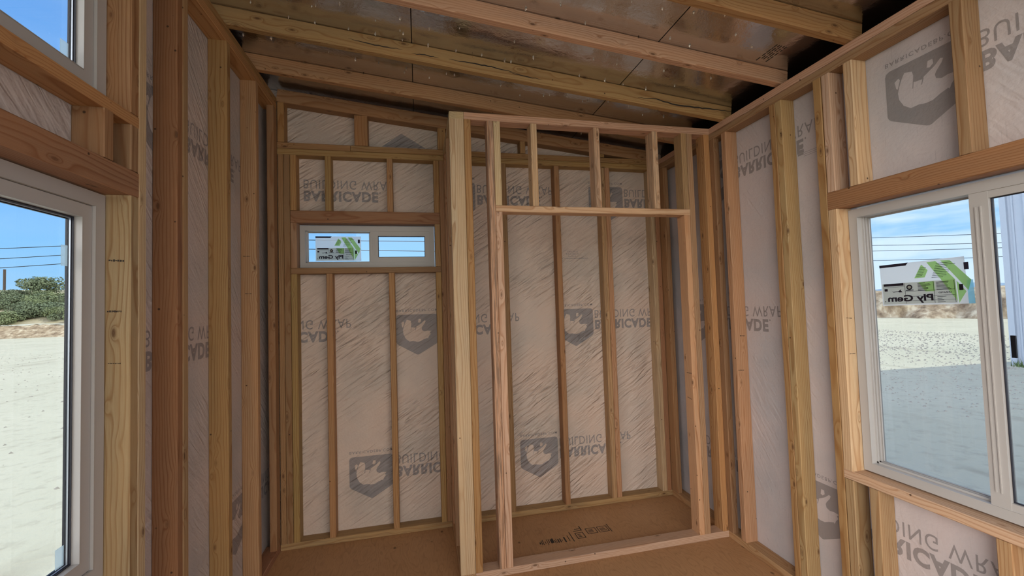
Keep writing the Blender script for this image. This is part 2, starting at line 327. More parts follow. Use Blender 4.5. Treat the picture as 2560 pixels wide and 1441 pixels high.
# roof deck: foil faced panels with open seams under a dark backing
RH = 3.35; OV = 13.0
mb = MB(); seams = [XL-OV, -.3, 43.9, XR+OV]
for i in range(3):
    a, b = seams[i]+.09, seams[i+1]-.09
    for (ya, yb_) in ((YN-8, 61.9), (62.0, YBo+12)) if i < 0 else ((YN-8, YBo+12),):
        n = len(mb.v)
        mb.v += [(a, ya, roof(a)+RH), (b, ya, roof(b)+RH), (b, yb_, roof(b)+RH), (a, yb_, roof(a)+RH), (a, ya, roof(a)+RH+.5), (b, ya, roof(b)+RH+.5), (b, yb_, roof(b)+RH+.5), (a, yb_, roof(a)+RH+.5)]
        for q in ((0, 3, 2, 1), (4, 5, 6, 7), (0, 1, 5, 4), (1, 2, 6, 5), (2, 3, 7, 6), (3, 0, 4, 7)): mb.f.append(tuple(n+k for k in q)); mb.m.append(0)
ce = struct(mb.build('ceiling', M_FOIL))
mb = MB(); a, b = XL-OV, XR+OV; n = 0; ya, yb_ = YN-8, YBo+12
mb.v += [(a, ya, roof(a)+RH+.55), (b, ya, roof(b)+RH+.55), (b, yb_, roof(b)+RH+.55), (a, yb_, roof(a)+RH+.55), (a, ya, roof(a)+RH+1.2), (b, ya, roof(b)+RH+1.2), (b, yb_, roof(b)+RH+1.2), (a, yb_, roof(a)+RH+1.2)]
for q in ((0, 3, 2, 1), (4, 5, 6, 7), (0, 1, 5, 4), (1, 2, 6, 5), (2, 3, 7, 6), (3, 0, 4, 7)): mb.f.append(q); mb.m.append(0)
mb.build('roof_backing', M_DARKPLY, ce)
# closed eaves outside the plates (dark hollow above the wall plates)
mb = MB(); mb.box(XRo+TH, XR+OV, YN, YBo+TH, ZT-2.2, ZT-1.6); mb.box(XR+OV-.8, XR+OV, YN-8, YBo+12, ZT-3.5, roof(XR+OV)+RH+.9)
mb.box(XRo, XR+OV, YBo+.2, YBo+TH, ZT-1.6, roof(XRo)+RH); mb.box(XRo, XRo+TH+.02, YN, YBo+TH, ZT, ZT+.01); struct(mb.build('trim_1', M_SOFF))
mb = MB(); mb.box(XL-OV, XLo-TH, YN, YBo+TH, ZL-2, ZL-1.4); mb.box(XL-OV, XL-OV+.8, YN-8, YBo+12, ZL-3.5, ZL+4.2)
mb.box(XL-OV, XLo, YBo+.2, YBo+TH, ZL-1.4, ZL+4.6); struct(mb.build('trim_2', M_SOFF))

# ------------------------------------------------------------------ print on the house wrap
FONTC = {}
def text_mesh(s, bold=0.0, space=1.0):
    k = (s, bold, space)
    if k in FONTC: return FONTC[k]
    cu = bpy.data.curves.new('t', 'FONT'); cu.body = s; cu.size = 1; cu.offset = bold; cu.space_character = space; cu.resolution_u = 4
    ob = bpy.data.objects.new('t', cu); COL.objects.link(ob); dg = bpy.context.evaluated_depsgraph_get(); dg.update()
    me = bpy.data.meshes.new_from_object(ob.evaluated_get(dg)); v = [tuple(x.co[:2]) for x in me.vertices]; f = [tuple(p.vertices) for p in me.polygons]
    bpy.data.objects.remove(ob); bpy.data.meshes.remove(me); bpy.data.curves.remove(cu)
    x0 = min(a for a, b in v); x1 = max(a for a, b in v); y0 = min(b for a, b in v); y1 = max(b for a, b in v)
    v = [((a-x0)/(x1-x0), (b-y0)/(y1-y0)) for a, b in v]; FONTC[k] = (v, f); return v, f
SHIELD = [(.0, .93), (.015, .975), (.06, 1), (.94, 1), (.985, .975), (1, .93), (1, .33), (.985, .29), (.95, .255), (.53, .008), (.5, 0), (.47, .008), (.05, .255), (.015, .29), (0, .33)]
BEAR = [[(.34, .845), (.25, .875), (.21, .80), (.175, .70), (.155, .62), (.165, .52), (.215, .41), (.30, .335), (.40, .34), (.48, .32), (.56, .325), (.64, .37), (.73, .405), (.745, .385), (.77, .445), (.815, .50), (.79, .54), (.835, .575), (.74, .585), (.67, .57), (.61, .60), (.60, .66), (.62, .70), (.68, .78), (.70, .83), (.67, .845), (.60, .775), (.53, .73), (.48, .70), (.46, .67), (.37, .68), (.345, .69), (.355, .78)],
        [(.12, .80), (.17, .835), (.19, .80), (.155, .68), (.135, .70)], [(.515, .80), (.53, .885), (.585, .885), (.59, .82), (.55, .785)]]
BEAR_LINES = [[(.345, .69), (.335, .60), (.345, .60), (.355, .69)], [(.46, .68), (.44, .60), (.45, .60), (.475, .68)]]
# each wall: sheet coordinate u (to the right as seen from the room) -> world
def place(wall):
    if wall == 'back': return (lambda u, z, d: (u, YBo-d, z)), wb, M_PB, M_WB, -100
    if wall == 'left': return (lambda u, z, d: (XLo+d, u, z)), wl, M_PL, M_WL, 0
    return (lambda u, z, d: (XRo-d, -u, z)), wr, M_PR, M_WR, 0
def orient(pts, wall):
    """make the polygon face into the room"""
    a = [Vector(p) for p in pts]; nrm = Vector((0, 0, 0))
    for i in range(len(a)): nrm += (a[i]).cross(a[(i+1) % len(a)])
    want = {'back': Vector((0, -1, 0)), 'left': Vector((1, 0, 0)), 'right': Vector((-1, 0, 0))}[wall]
    return pts if nrm.dot(want) > 0 else pts[::-1]
def clip_rng(wall): return {'back': (XLo+.1, XRo-.1), 'left': (YN, YBo-.1), 'right': (-YBo+.1, -YN)}[wall]
def wtext(wall, s, u0, u1, z0, z1, bold, space=1.0, name='printed_lettering', hol=None):
    """letters upside down and mirrored the way the sheet shows them: z flipped"""
    pl, par, mp, mw, _ = place(wall); v, f = text_mesh(s, bold, space); mb = MB(); lo, hi = clip_rng(wall)
    V = [(u0+(u1-u0)*a, z1-(z1-z0)*b) for a, b in v]
    for q in f:
        us = [V[i][0] for i in q]
        if min(us) < lo or max(us) > hi: continue
        cu, cz = sum(us)/len(q), sum(V[i][1] for i in q)/len(q)
        if hol and any(h[0] < cu < h[1] and h[2] < cz < h[3] for h in hol): continue
        mb.poly(orient([pl(V[i][0], V[i][1], .03) for i in q], wall))
    if mb.f: mb.build(name, mp, par)
def emblem(wall, u0, z1, w=10.7, h=10.5):
    pl, par, mp, mw, _ = place(wall); lo, hi = clip_rng(wall)
    if u0 < lo or u0+w > hi: return
    def P(a, d): return orient([pl(u0+x*w, z1-h+y*h, d) for x, y in a], wall)
    mb = MB(); mb.poly(P(SHIELD, .03), 0)
    for b in BEAR: mb.poly(P(b, .05), 1)
    for b in BEAR_LINES: mb.poly(P(b, .06), 0)
    o = mb.build('printed_emblem', [mp, mw], par)
    bm = bmesh.new(); bm.from_mesh(o.data); bmesh.ops.triangulate(bm, faces=bm.faces[:], ngon_method='EAR_CLIP'); bm.to_mesh(o.data); bm.free()
    wtext(wall, 'BARRICADEBP.COM', u0+.1, u0+w-.1, z1+.75, z1+1.4, .012, 1.25, 'printed_address')
def course(wall, u_sh, z_top, hol=None):
    emblem(wall, u_sh, z_top); t = u_sh+w_sh+.55
    wtext(wall, 'BUILDING WRAP', t, t+21.5, z_top-2.85, z_top-.55, .0, 1.12, hol=hol)
    wtext(wall, 'BARRICADE', t, t+17.9, z_top-6.1, z_top-3.35, .045, 1.12, hol=hol)
    wtext(wall, '.', t+18.2, t+18.5, z_top-3.75, z_top-3.35, .0)
w_sh = 10.7
for k in (-1, 0, 1): course('back', 4.9+43.8*k, 89.5); course('back', -5.9+43.8*k, 54.1)
for k in (0, 1): course('back', -17.9+43.9*k, 18.9)
course('left', 64.2, 88.0, [UW]); course('left', 54.3-43.8, 54.5, [LW]); course('left', 54.2, 54.5, [LW]); course('left', 88.2, 19.6)
course('right', -94.5, 89.4, [(-57.15, -20.5, 26.4, 70.45)]); course('right', -50.6, 90.4); course('right', -105.2, 54.4); course('right', -71.6, 20.8); course('right', -71.6-43.8, 20.8)
mb = MB(); mb.poly([(-8.6, YBo-.03, 98.3), (2.6, YBo-.03, 98.3), (-3.6, YBo-.03, 102.0)]); mb.build('printed_emblem', M_PB, wb)
# small approval print in one bay and beside the right hand lettering
mb = MB()
for i, (a, b) in enumerate(((40.3, 46.8), (41.5, 44.5), (41.2, 45), (41.8, 44), (40.6, 47.8))):
    x = a
    z = 70.9-i*.62
    if i == 0: mb.box(a, b, YBo-.04, YBo-.01, z, z+.07); continue
    rr = random.Random(i)
    while x < b:
        w_ = rr.uniform(.1, .28); mb.box(x, x+w_, YBo-.04, YBo-.01, z, z+rr.uniform(.15, .3)); x += w_+.08
mb.build('printed_note', M_PB, wb)
mb = MB()
for (y0_, y1_, za, zb) in ((65.55, 66.7, 84.1, 84.75), (65.55, 66.7, 83.5, 83.62), (65.5, 66.7, 82.9, 83.3)): mb.box(XRo-.04, XRo-.01, y0_, y1_, za, zb)
for i in range(3): mb.box(XRo-.04, XRo-.01, 62.4, 65.4, 83.2-i*.35, 83.26-i*.35)
mb.build('printed_note', M_PR, wr)

# ------------------------------------------------------------------ framing: left wall
def stud(label, x0, x1, y0, y1, z0, z1, col=TAN, name='wall_stud', cat='stud', stain=0., group=None, **k):
    return board(name, label, cat, x0, x1, y0, y1, z0, z1, col, stain, group, **k)
l0, l1 = XLo, XL
board('top_plate', 'tan top plate of the tall left wall, lower one, its underside visible over the studs', 'plate', l0, l1, YN, YB-.05, 104.9, 106.4, ORG)
board('top_plate', 'tan top plate of the tall left wall, upper one, right under the rafter ends', 'plate', l0, l1, YN, YB-.05, 106.4, ZL-.02, ORG)
board('bottom_plate', 'bottom plate on the floor along the left wall', 'plate', l0, l1, YN, YB-.05, 0, 1.5, BRN)
stud('reddish corner stud standing flat where the left wall meets the back wall', l1-1.5, l1, 107.5, YB-.05, 1.5, 104.9, RED)
stud('wide knotty tan left wall stud beside the dark gap at the far corner', l0, l1, 96.55, 98.1, 1.5, 104.9, TAN)
stud('smooth orange-brown stud on the left wall, between two bays of white wrap', l0, l1, 82.8, 84.3, 1.5, 104.9, ORG)
stud('dark reddish stud on the left wall, camera side one of a nailed pair', l0, l1, 67.0, 68.45, 1.5, 104.9, (.32, .19, .10))
stud('thin pale edged left wall stud, far one of the nailed pair', l0, l1, 68.5, 69.95, 1.5, 104.9, TAN)
stud('pale full-height king stud beside the tall left windows', l0, l1, 58.8, 60.25, 1.5, 104.9, PALE)
stud('wide knotty jack stud beside the lower left window frame', l0, l1, 57.3, 58.75, 1.5, 70.1, TAN, name='jack_stud')
stud('weathered brown jack stud beside the upper left window', l0, l1, 57.3, 58.75, 80.05, 101.0, RED, name='jack_stud')
board('window_header', 'thick brown header beam directly over the lower left window', 'beam', l0, l1, 3.5, 58.75, 70.12, 73.15, BRN)
board('rough_sill', 'golden sill board under the upper left window', 'board', l0, l1, 3.5, 58.75, 78.6, 80.03, ORG)
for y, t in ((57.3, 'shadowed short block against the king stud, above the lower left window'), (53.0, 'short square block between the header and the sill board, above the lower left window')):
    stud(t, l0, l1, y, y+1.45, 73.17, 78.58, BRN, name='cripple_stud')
board('window_header', 'header at the top of the upper left window, near the plates', 'beam', l0, l1, 3.5, 58.75, 101.02, 104.85, BRN)
stud('jack stud at the near side of the lower left window', l0, l1, 3.5, 4.95, 1.5, 70.1, TAN, name='jack_stud')
stud('king stud at the near side of the left windows', l0, l1, 2.0, 3.45, 1.5, 104.9, TAN)

# back wall
b0, b1 = YB, YBo
board('top_plate', 'lower top plate across the back wall under the gable', 'plate', XL+.02, XR-.02, b0, b1, 94.1, 95.58, ORG)
board('top_plate', 'short left piece of the upper top plate on the back wall', 'plate', XL+.02, -16.05, b0, b1, 95.62, ZT-.04, ORG)
board('top_plate', 'long right piece of the upper top plate on the back wall', 'plate', -15.95, XR-.02, b0, b1, 95.62, ZT-.04, ORG)
board('bottom_plate', 'stained bottom plate along the foot of the back wall', 'plate', XL+.02, XR-.02, b0, b1, 0, 1.48, TAN, .3)
stud('leftmost stud of the back wall, in the corner with the left wall', -32.7, -31.5, b0, b1, 1.5, 94.1, RED)
stud('second stud from the left corner of the back wall', -31.45, -30.05, b0, b1, 1.5, 94.1, RED)
board('window_header', 'reddish header board over the small back window', 'beam', -29.95, 5.75, b0, b1, 77.37, 80.4, RED)
board('rough_sill', 'sill board under the small back window', 'board', -29.95, 5.75, b0, b1, 64.87, 66.33, RED)
for x, w_, a, b in ((-29.98, 1.38, 'leftmost short stud over the small window header', 'leftmost stud below the small window sill'), (-22.05, 1.4, 'second short stud from the left over the small window header', 'narrow golden stud under the left pane of the small window'),
                (-7.33, 1.4, 'third short stud from the left over the small window header', 'narrow golden stud under the right pane of the small window'), (4.42, 1.35, 'rightmost short stud over the small window header', 'stud under the right end of the small window sill')):
    stud(a, x, x+w_, b0, b1, 80.42, 94.08, ORG, name='cripple_stud'); stud(b, x, x+w_, b0, b1, 1.5, 64.85, ORG, name='cripple_stud')
stud('short jack stud at the left side of the small back window', -29.98, -28.6, b0, b1, 66.35, 77.35, TAN, name='jack_stud')
stud('short jack stud at the right side of the small back window', 4.42, 5.75, b0, b1, 66.35, 77.35, TAN, name='jack_stud')
stud('full-height back wall stud where the closet side wall meets it', 5.82, 7.25, b0, b1, 1.5, 94.1, RED)
stud('back wall stud inside the closet, mostly hidden behind the left door jamb', 22.3, 23.75, b0, b1, 1.5, 94.1, BRN)
stud('single orange back wall stud near the middle of the closet', 37.4, 38.85, b0, b1, 1.5, 94.1, RED)
stud('left stud of the pale nailed pair at the back of the closet', 51.05, 52.5, b0, b1, 1.5, 94.1, TAN, stain=.35)
stud('right stud of the pale nailed pair at the back of the closet', 52.55, 54.0, b0, b1, 1.5, 94.1, TAN)
stud('pale waney stud in the right rear corner of the closet', 66.55, 68.0, b0, b1, 1.5, 94.1, PALE, stain=.25)
stud('rightmost stud of the back wall, in the corner with the right wall', 68.05, 69.4, b0, b1, 1.5, 94.1, RED)
# gable
def gz(x): return roof(x)-.85
for x, w_, t in ((-32.7, 1.5, 'short gable stud in the far left corner under the sloping rake plate'), (-15.0, 3.2, 'wide short gable stud in the middle of the gable over the small window'),
              (5.7, 2.0, 'short gable stud just left of the closet top'), (27.9, 1.5, 'short gable stud seen through the closet framing'), (51.2, 1.4, 'very short gable stud at the low end of the gable')):
    stud(t, x, x+w_, b0, b1, ZT, gz(x+w_)+.02, ORG, name='gable_stud')
def sloped(name, label, cat, x0, x1, y0, y1, lift, h, col, stain=0.):
    L = (x1-x0)/math.cos(math.atan(SL)); xm = (x0+x1)/2; zc = roof(xm)+lift+h/2
    return board(name, label, cat, xm-L/2, xm+L/2, y0, y1, zc-h/2, zc+h/2, col, stain, tilt=Matrix.Rotation(math.atan(SL), 3, 'Y'))
sloped('rake_plate', 'sloping rake board along the top of the back wall gable', 'beam', XL+.05, XR-2, b0, b1-.05, -.82, 3.2, BRN)
# rafters, counted from the back wall
for y, lift, t, c in ((97.3, .02, 'sloping roof rafter nearest the back wall, passing over the closet', TAN), (82.6, .02, 'roof rafter with long black cracks, just in front of the closet', ORG),
                     (67.3, .45, 'pale roof rafter with oval knots and a bright underside', PALE), (53.0, .05, 'roof rafter crossing the top right corner above the right wall', ORG),
                     (38.2, .05, 'roof rafter nearly overhead, second nearest one', TAN), (23.5, .05, 'roof rafter directly overhead', TAN)):
    sloped('rafter', t, 'rafter', XLo, XRo-.8, y, y+1.5, lift, RH-lift-.04, c)

def ray_on(px, py, axis, val):
    d = R_*((px-1280)/F) - U_*((py-720.5)/F) + fwd; o_ = Vector((0, 0, CZ)); return o_+d*((val-o_[axis])/d[axis])
def child(o, par):
    o.parent = par; o.matrix_parent_inverse = par.matrix_world.inverted(); return o
def crack(par, pts, yf, w_=.09):
    P = [ray_on(a, b, 1, yf) for a, b in pts]; Q = []
    for i in range(len(P)-1):
        for k in range(5):
            t = k/5; q = P[i].lerp(P[i+1], t); q.z += .07*math.sin(i*7+k*2.3); Q.append(q)
    Q.append(P[-1]); n = len(Q); V = []; Fc = []
    for i, q in enumerate(Q):
        h_ = w_*(.15+math.sin(math.pi*i/(n-1))); V += [(q.x, yf, q.z+h_), (q.x, yf, q.z-h_)]
    for i in range(n-1): Fc.append((2*i, 2*i+1, 2*i+3, 2*i+2))
    child(mesh_obj('crack', V, Fc, M_INK), par)
RB = [o for o in bpy.data.objects if o.get('label', '').startswith('roof rafter with long black cracks')][0]
bpy.context.view_layer.update()
zc = lambda L: [(500+a*.3125, b*.3125) for a, b in L]; zd = lambda L: [(1200+a*.3906, b*.3906) for a, b in L]
crack(RB, zc([(1185, 308), (1330, 345), (1500, 380), (1620, 395)]), 82.56); crack(RB, zc([(1690, 428), (1800, 440), (1910, 464)]), 82.56)
crack(RB, zc([(1990, 475), (2200, 510), (2330, 535), (2560, 592)]), 82.56, .12); crack(RB, zd([(180, 462), (290, 490), (400, 511)]), 82.56)
crack(RB, zd([(1010, 625), (1130, 635), (1250, 672), (1400, 690), (1520, 702), (1640, 722)]), 82.56, .15)
# right wall
r0, r1 = XR, XRo
board('top_plate', 'lower top plate of the right wall resting on the studs', 'plate', r0, r1, YN, YBo, 94.1, 95.58, TAN)
board('top_plate', 'upper top plate of the right wall where the rafters land', 'plate', r0, r1, YN, YBo, 95.62, ZT-.02, PALE)
board('bottom_plate', 'bottom plate on the floor along the right wall', 'plate', r0, r1, YN, YBo, 0, 1.5, TAN)
stud('reddish corner stud of the right wall at the rear right corner of the closet', r0, r0+1.5, 107.6, 111.1, 1.5, 94.1, RED)
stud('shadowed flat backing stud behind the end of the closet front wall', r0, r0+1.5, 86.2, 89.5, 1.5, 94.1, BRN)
stud('broad brown stud of the right wall, next to the dark gap by the closet', r0, r1, 82.2, 83.7, 1.5, 94.1, TAN)
stud('orange edge of the far stud in the nailed pair on the right wall', r0, r1, 68.45, 69.85, 1.5, 94.1, ORG)
stud('near stud of the nailed pair on the right wall, pale edged', r0, r1, 66.95, 68.4, 1.5, 94.1, TAN)
stud('full-height king stud at the far side of the right window', r0, r1, 58.8, 60.25, 1.5, 94.1, ORG)
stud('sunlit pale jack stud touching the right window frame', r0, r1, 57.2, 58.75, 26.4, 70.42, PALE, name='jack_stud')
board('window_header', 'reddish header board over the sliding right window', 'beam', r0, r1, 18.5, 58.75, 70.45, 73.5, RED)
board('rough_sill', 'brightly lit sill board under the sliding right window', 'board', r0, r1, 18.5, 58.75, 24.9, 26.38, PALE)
for y, a, b in ((57.2, 'pale short stud over the right window header, against the king stud', 'stud under the right window sill, against the king stud'),
             (53.3, 'golden short stud over the right window, left of the bear-shield print', 'stud under the right window sill, second from the closet side'),
             (39.0, 'brown short stud over the right window, right of the bear-shield print', 'stud under the right window sill at the lower right edge of the view'),
             (24.4, 'short stud over the near end of the right window', 'stud under the near end of the right window sill')):
    yy = 38.15 if y == 39.0 else y
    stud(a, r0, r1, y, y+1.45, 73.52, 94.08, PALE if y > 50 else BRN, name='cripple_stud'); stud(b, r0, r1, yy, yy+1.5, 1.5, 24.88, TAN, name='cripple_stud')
stud('king stud at the near side of the right window', r0, r1, 17.0, 18.45, 1.5, 94.1, TAN)

# closet front and side walls
c0, c1 = YC, YC+D
board('top_plate', 'weathered top plate of the closet front wall', 'plate', XC+D+.05, XR-.05, c0, c1, 95.5, ZT-.05, PALE, .25)
board('top_plate', 'top plate of the closet side wall, its sawn end facing forward', 'plate', XC, XC+D, c0, YB-.05, 95.5, ZT-.1, PALE, .1)
board('bottom_plate', 'pale bottom plate across the closet doorway', 'plate', XC+D+.05, XR-.05, c0, c1, 0, 1.5, PALE)
board('bottom_plate', 'bottom plate of the closet side wall running to the back wall', 'plate', XC, XC+D, c0, YB-.05, 0, 1.5, TAN)
board('corner_post', 'broad pale corner post at the front left of the closet', 'post', XC, XC+D, c0, c0+1.5, 1.5, 95.5, PALE, 0.05)
stud('closet side wall stud halfway back to the rear wall', XC, XC+D, 98.4, 99.9, 1.5, 95.5, TAN)
stud('closet side wall stud fixed to the back wall', XC, XC+D, 108.5, YB-.05, 1.5, 95.5, BRN)
stud('narrow orange stud fixed to the right side of the closet corner post', XC+D+.05, XC+D+1.5, c0, c1, 1.5, 95.5, ORG)
stud('waney black-streaked king stud left of the closet doorway', 15.0, 16.42, c0, c1, 1.5, 95.5, PALE, stain=.75, wane=.12)
stud('clean pale jack stud at the left side of the closet doorway', 16.46, 17.88, c0, c1, 1.5, 75.8, PALE, name='jack_stud')
stud('pinkish jack stud at the right side of the closet doorway', 61.85, 63.3, c0, c1, 1.5, 75.8, (.66, .40, .24), name='jack_stud')
stud('king stud right of the closet doorway with knots along its edge', 63.34, 64.8, c0, c1, 1.5, 95.5, TAN)
stud('yellow-brown end stud of the closet front wall against the right wall', 68.0, XR-.05, c0, c1, 1.5, 95.5, ORG)
board('door_header', 'flat header board over the closet doorway', 'beam', 16.46, 63.3, c0, c1, 75.82, 77.2, PALE)
for x, t, s_ in ((16.46, 'first short stud over the closet header, beside the streaked king stud', 0), (24.7, 'second short stud from the left over the closet header', .3), (39.5, 'third short stud from the left over the closet header', .5),
                 (54.2, 'fourth short stud from the left over the closet header', .5), (61.85, 'rightmost short stud over the closet header', .2)):
    stud(t, x, x+1.42, c0, c1, 77.22, 95.48, PALE if x < 60 else TAN, name='cripple_stud', stain=s_)

# grading ink marks on the lumber
def stamp(start, x0, y0, x1, y1, yf, h_=.28):
    par = [o for o in bpy.data.objects if o.get('label', '').startswith(start)][0]
    a, b = ray_on(x0, y0, 1, yf), ray_on(x1, y1, 1, yf); rr = random.Random(int(x0)); mb = MB(); t = 0.
    while t < 1:
        w_ = rr.uniform(.04, .12); q = a.lerp(b, t); e = a.lerp(b, min(1, t+w_)); k = rr.uniform(.4, 1)*h_
        mb.box(min(q.x, e.x), max(q.x, e.x), yf-.03, yf-.01, q.z-k/2, q.z+k/2*rr.uniform(.2, 1)); t += w_+rr.uniform(.02, .06)
    child(mb.build('grade_stamp', M_INK), par)
bpy.context.view_layer.update()
JS = 'wide knotty jack stud beside the lower left'
stamp(JS, 272, 651, 312, 653, 57.3); stamp(JS, 268, 779, 304, 778, 57.3); stamp(JS, 270, 909, 302, 909, 57.3, .15)
for q in ((608, 641, 626, 641), (613, 735, 630, 735)): stamp('wide knotty tan left wall stud', *q, 96.55, .2)
for q in ((2115, 795, 2129, 796), (2124, 885, 2138, 884)): stamp('sunlit pale jack stud', *q, 57.2, .2)
for q in ((1846, 926, 1860, 926), (1850, 840, 1862, 840)): stamp('broad brown stud of the right wall', *q, 82.2, .25)
for q in ((1717, 932, 1729, 934), (1719, 993, 1729, 999)): stamp('pinkish jack stud', *q, YC, .25)

# ------------------------------------------------------------------ windows
XFL = Matrix(((0, -1, 0, 0), (1, 0, 0, 0), (0, 0, 1, 0), (0, 0, 0, 1)))       # local x right, y outward
XFR = Matrix(((0, 1, 0, 0), (-1, 0, 0, 0), (0, 0, 1, 0), (0, 0, 0, 1)))
XFB = Matrix.Identity(4)
def ring(mb, u0, u1, z0, z1, w, d0, d1, m=0, b=.08):
    """four mitred bars with softened inner lip"""
    for (a0, a1, c0_, c1_) in ((u0, u1, z1-w, z1), (u0, u1, z0, z0+w), (u0, u0+w, z0+w, z1-w), (u1-w, u1, z0+w, z1-w)): mb.box(a0, a1, d0, d1, c0_, c1_, m)
    # raised bead around the inner edge
    e = b
    for (a0, a1, c0_, c1_) in ((u0+w-e, u1-w+e, z1-w, z1-w+e), (u0+w-e, u1-w+e, z0+w-e, z0+w), (u0+w-e, u0+w, z0+w, z1-w), (u1-w, u1-w+e, z0+w, z1-w)): mb.box(a0, a1, d0-.06, d0, c0_, c1_, m)
def fixed_window(name, xf, u0, u1, z0, z1, d):
    e = empty(name); struct(e)
    mb = MB(); ring(mb, u0, u1, z0, z1, 1.55, d, d+2.4); mb.build('window_frame', M_VINYL, e, xf)
    i = 1.62; mb = MB(); ring(mb, u0+i, u1-i, z0+i, z1-i, 1.45, d+.25, d+1.4); mb.build('glazing_bead', M_VINYL, e, xf)
    i = 3.1; mb = MB(); ring(mb, u0+i-.05, u1-i+.05, z0+i-.05, z1-i+.05, .16, d+.95, d+1.15, b=.02); ring(mb, u0+i, u1-i, z0+i, z1-i, .3, d+1.35, d+1.5, b=.02); mb.build('gasket', M_GASKET, e, xf)
    mb = MB(); ring(mb, u0+i-.02, u1-i+.02, z0+i-.02, z1-i+.02, .22, d+1.15, d+1.35, b=.01); mb.build('spacer_bar', M_SPACER, e, xf)
    mb = MB(); mb.box(u0+i-.3, u1-i+.3, d+1.22, d+1.28, z0+i-.3, z1-i+.3); mb.build('glass_pane', M_GLASS, e, xf)
    return e
w1 = fixed_window('window_1', Matrix.Translation((0, 0, 0)) @ XFL, LW[0]+.2, LW[1]-.25, LW[2]+.1, LW[3]-.2, -XL+2.35)
w2 = fixed_window('window_2', XFL, UW[0]+.2, UW[1]-.25, UW[2]+.05, UW[3]-.3, -XL+2.35)
mb = MB(); mb.box(52.6, 53.4, -XL+3.45, -XL+3.5, 61.4, 63.6); mb.box(52.3, 53.3, -XL+3.45, -XL+3.5, 30.6, 32.6); mb.build('clear_tab', M_TAPE, w1, XFL)
mb = MB(); mb.box(52.2, 53.2, -XL+3.45, -XL+3.5, 83.6, 85.4); mb.build('clear_tab', M_TAPE, w2, XFL)
def slider(name, xf, u0, u1, z0, z1, d, um, fw=1.4, sw=1.35, sz=None):
    """fixed pane on the left, sliding sash on the right, seen from the room; um = meeting stile left edge"""
    e = empty(name); struct(e)
    mb = MB(); ring(mb, u0, u1, z0, z1, fw, d, d+2.9)
    for t in (.95, 1.5): mb.box(u0+fw, u1-fw, d+t, d+t+.12, z0+fw-.02, z0+fw+.28)      # sill tracks
    for t in (.95, 1.5): mb.box(u0+fw, u0+fw+.25, d+t, d+t+.12, z0+fw, z1-fw)
    mb.build('window_frame', M_VINYL, e, xf)
    mb = MB(); mb.box(u0+fw-.2, um+1.0, d+2.35, d+2.42, z0+fw-.2, z1-fw+.2); mb.build('glass_pane', M_GLASS, e, xf)
    mb = MB(); ring(mb, u0+fw, um+1.2, z0+fw, z1-fw, .22, d+2.2, d+2.5, b=.02); mb.build('gasket', M_VINYL, e, xf)
    sa = empty('sliding_sash'); sa.parent = e; sz = sz or sw
    mb = MB(); a, b_ = um, u1-fw+.1; c_, t_ = z0+fw-.35, z1-fw+.35
    mb.box(a, a+2.0*sw*.74, d+.05, d+1.15, c_, t_); mb.box(b_-sw, b_, d+.1, d+1.15, c_, t_)
    mb.box(a+2.0*sw*.74, b_-sw, d+.1, d+1.15, c_, c_+sz); mb.box(a+2.0*sw*.74, b_-sw, d+.1, d+1.15, t_-sz, t_)
    mb.build('sash_frame', M_VINYL, sa, xf)
    mb = MB()
    for q in (.45, .85): mb.box(a+q*sw, a+q*sw+.12, d-.1, d+.05, c_+2.2, t_-2.2)
    mb.build('pull_rail', M_VINYL, sa, xf)
    g0 = a+2.0*sw*.74
    mb = MB(); mb.box(g0-.1, b_-sw+.1, d+.72, d+.78, c_+sz-.1, t_-sz+.1); mb.build('glass_pane', M_GLASS, sa, xf)
    mb = MB(); ring(mb, g0, b_-sw, c_+sz, t_-sz, .14, d+.5, d+.7, b=.01); mb.build('gasket', M_GASKET, sa, xf)
    return e, sa
w3, s3 = slider('window_3', XFB, BW[0]+.12, BW[1]-.1, BW[2]+.25, BW[3]-.25, YB+2.3, -11.9, 1.25, 1.3, 1.6)
w4, s4 = slider('window_4', XFR, -RW[1]+.05, -RW[0]-.05, RW[2]+.25, RW[3]-.4, XR+2.25, -41.1, 1.4, 1.3)
mb = MB(); mb.box(-38.55, -38.1, XR+3.2, XR+3.45, 47.2, 50.0); mb.build('sash_latch', M_GASKET, s4, XFR)
mb = MB(); mb.box(-12.2, -11.6, YB+2.7, YB+3.1, 67.9, 75.3); mb.build('weather_strip', plain('strip', (.5, .52, .5), .8), s3, XFB)

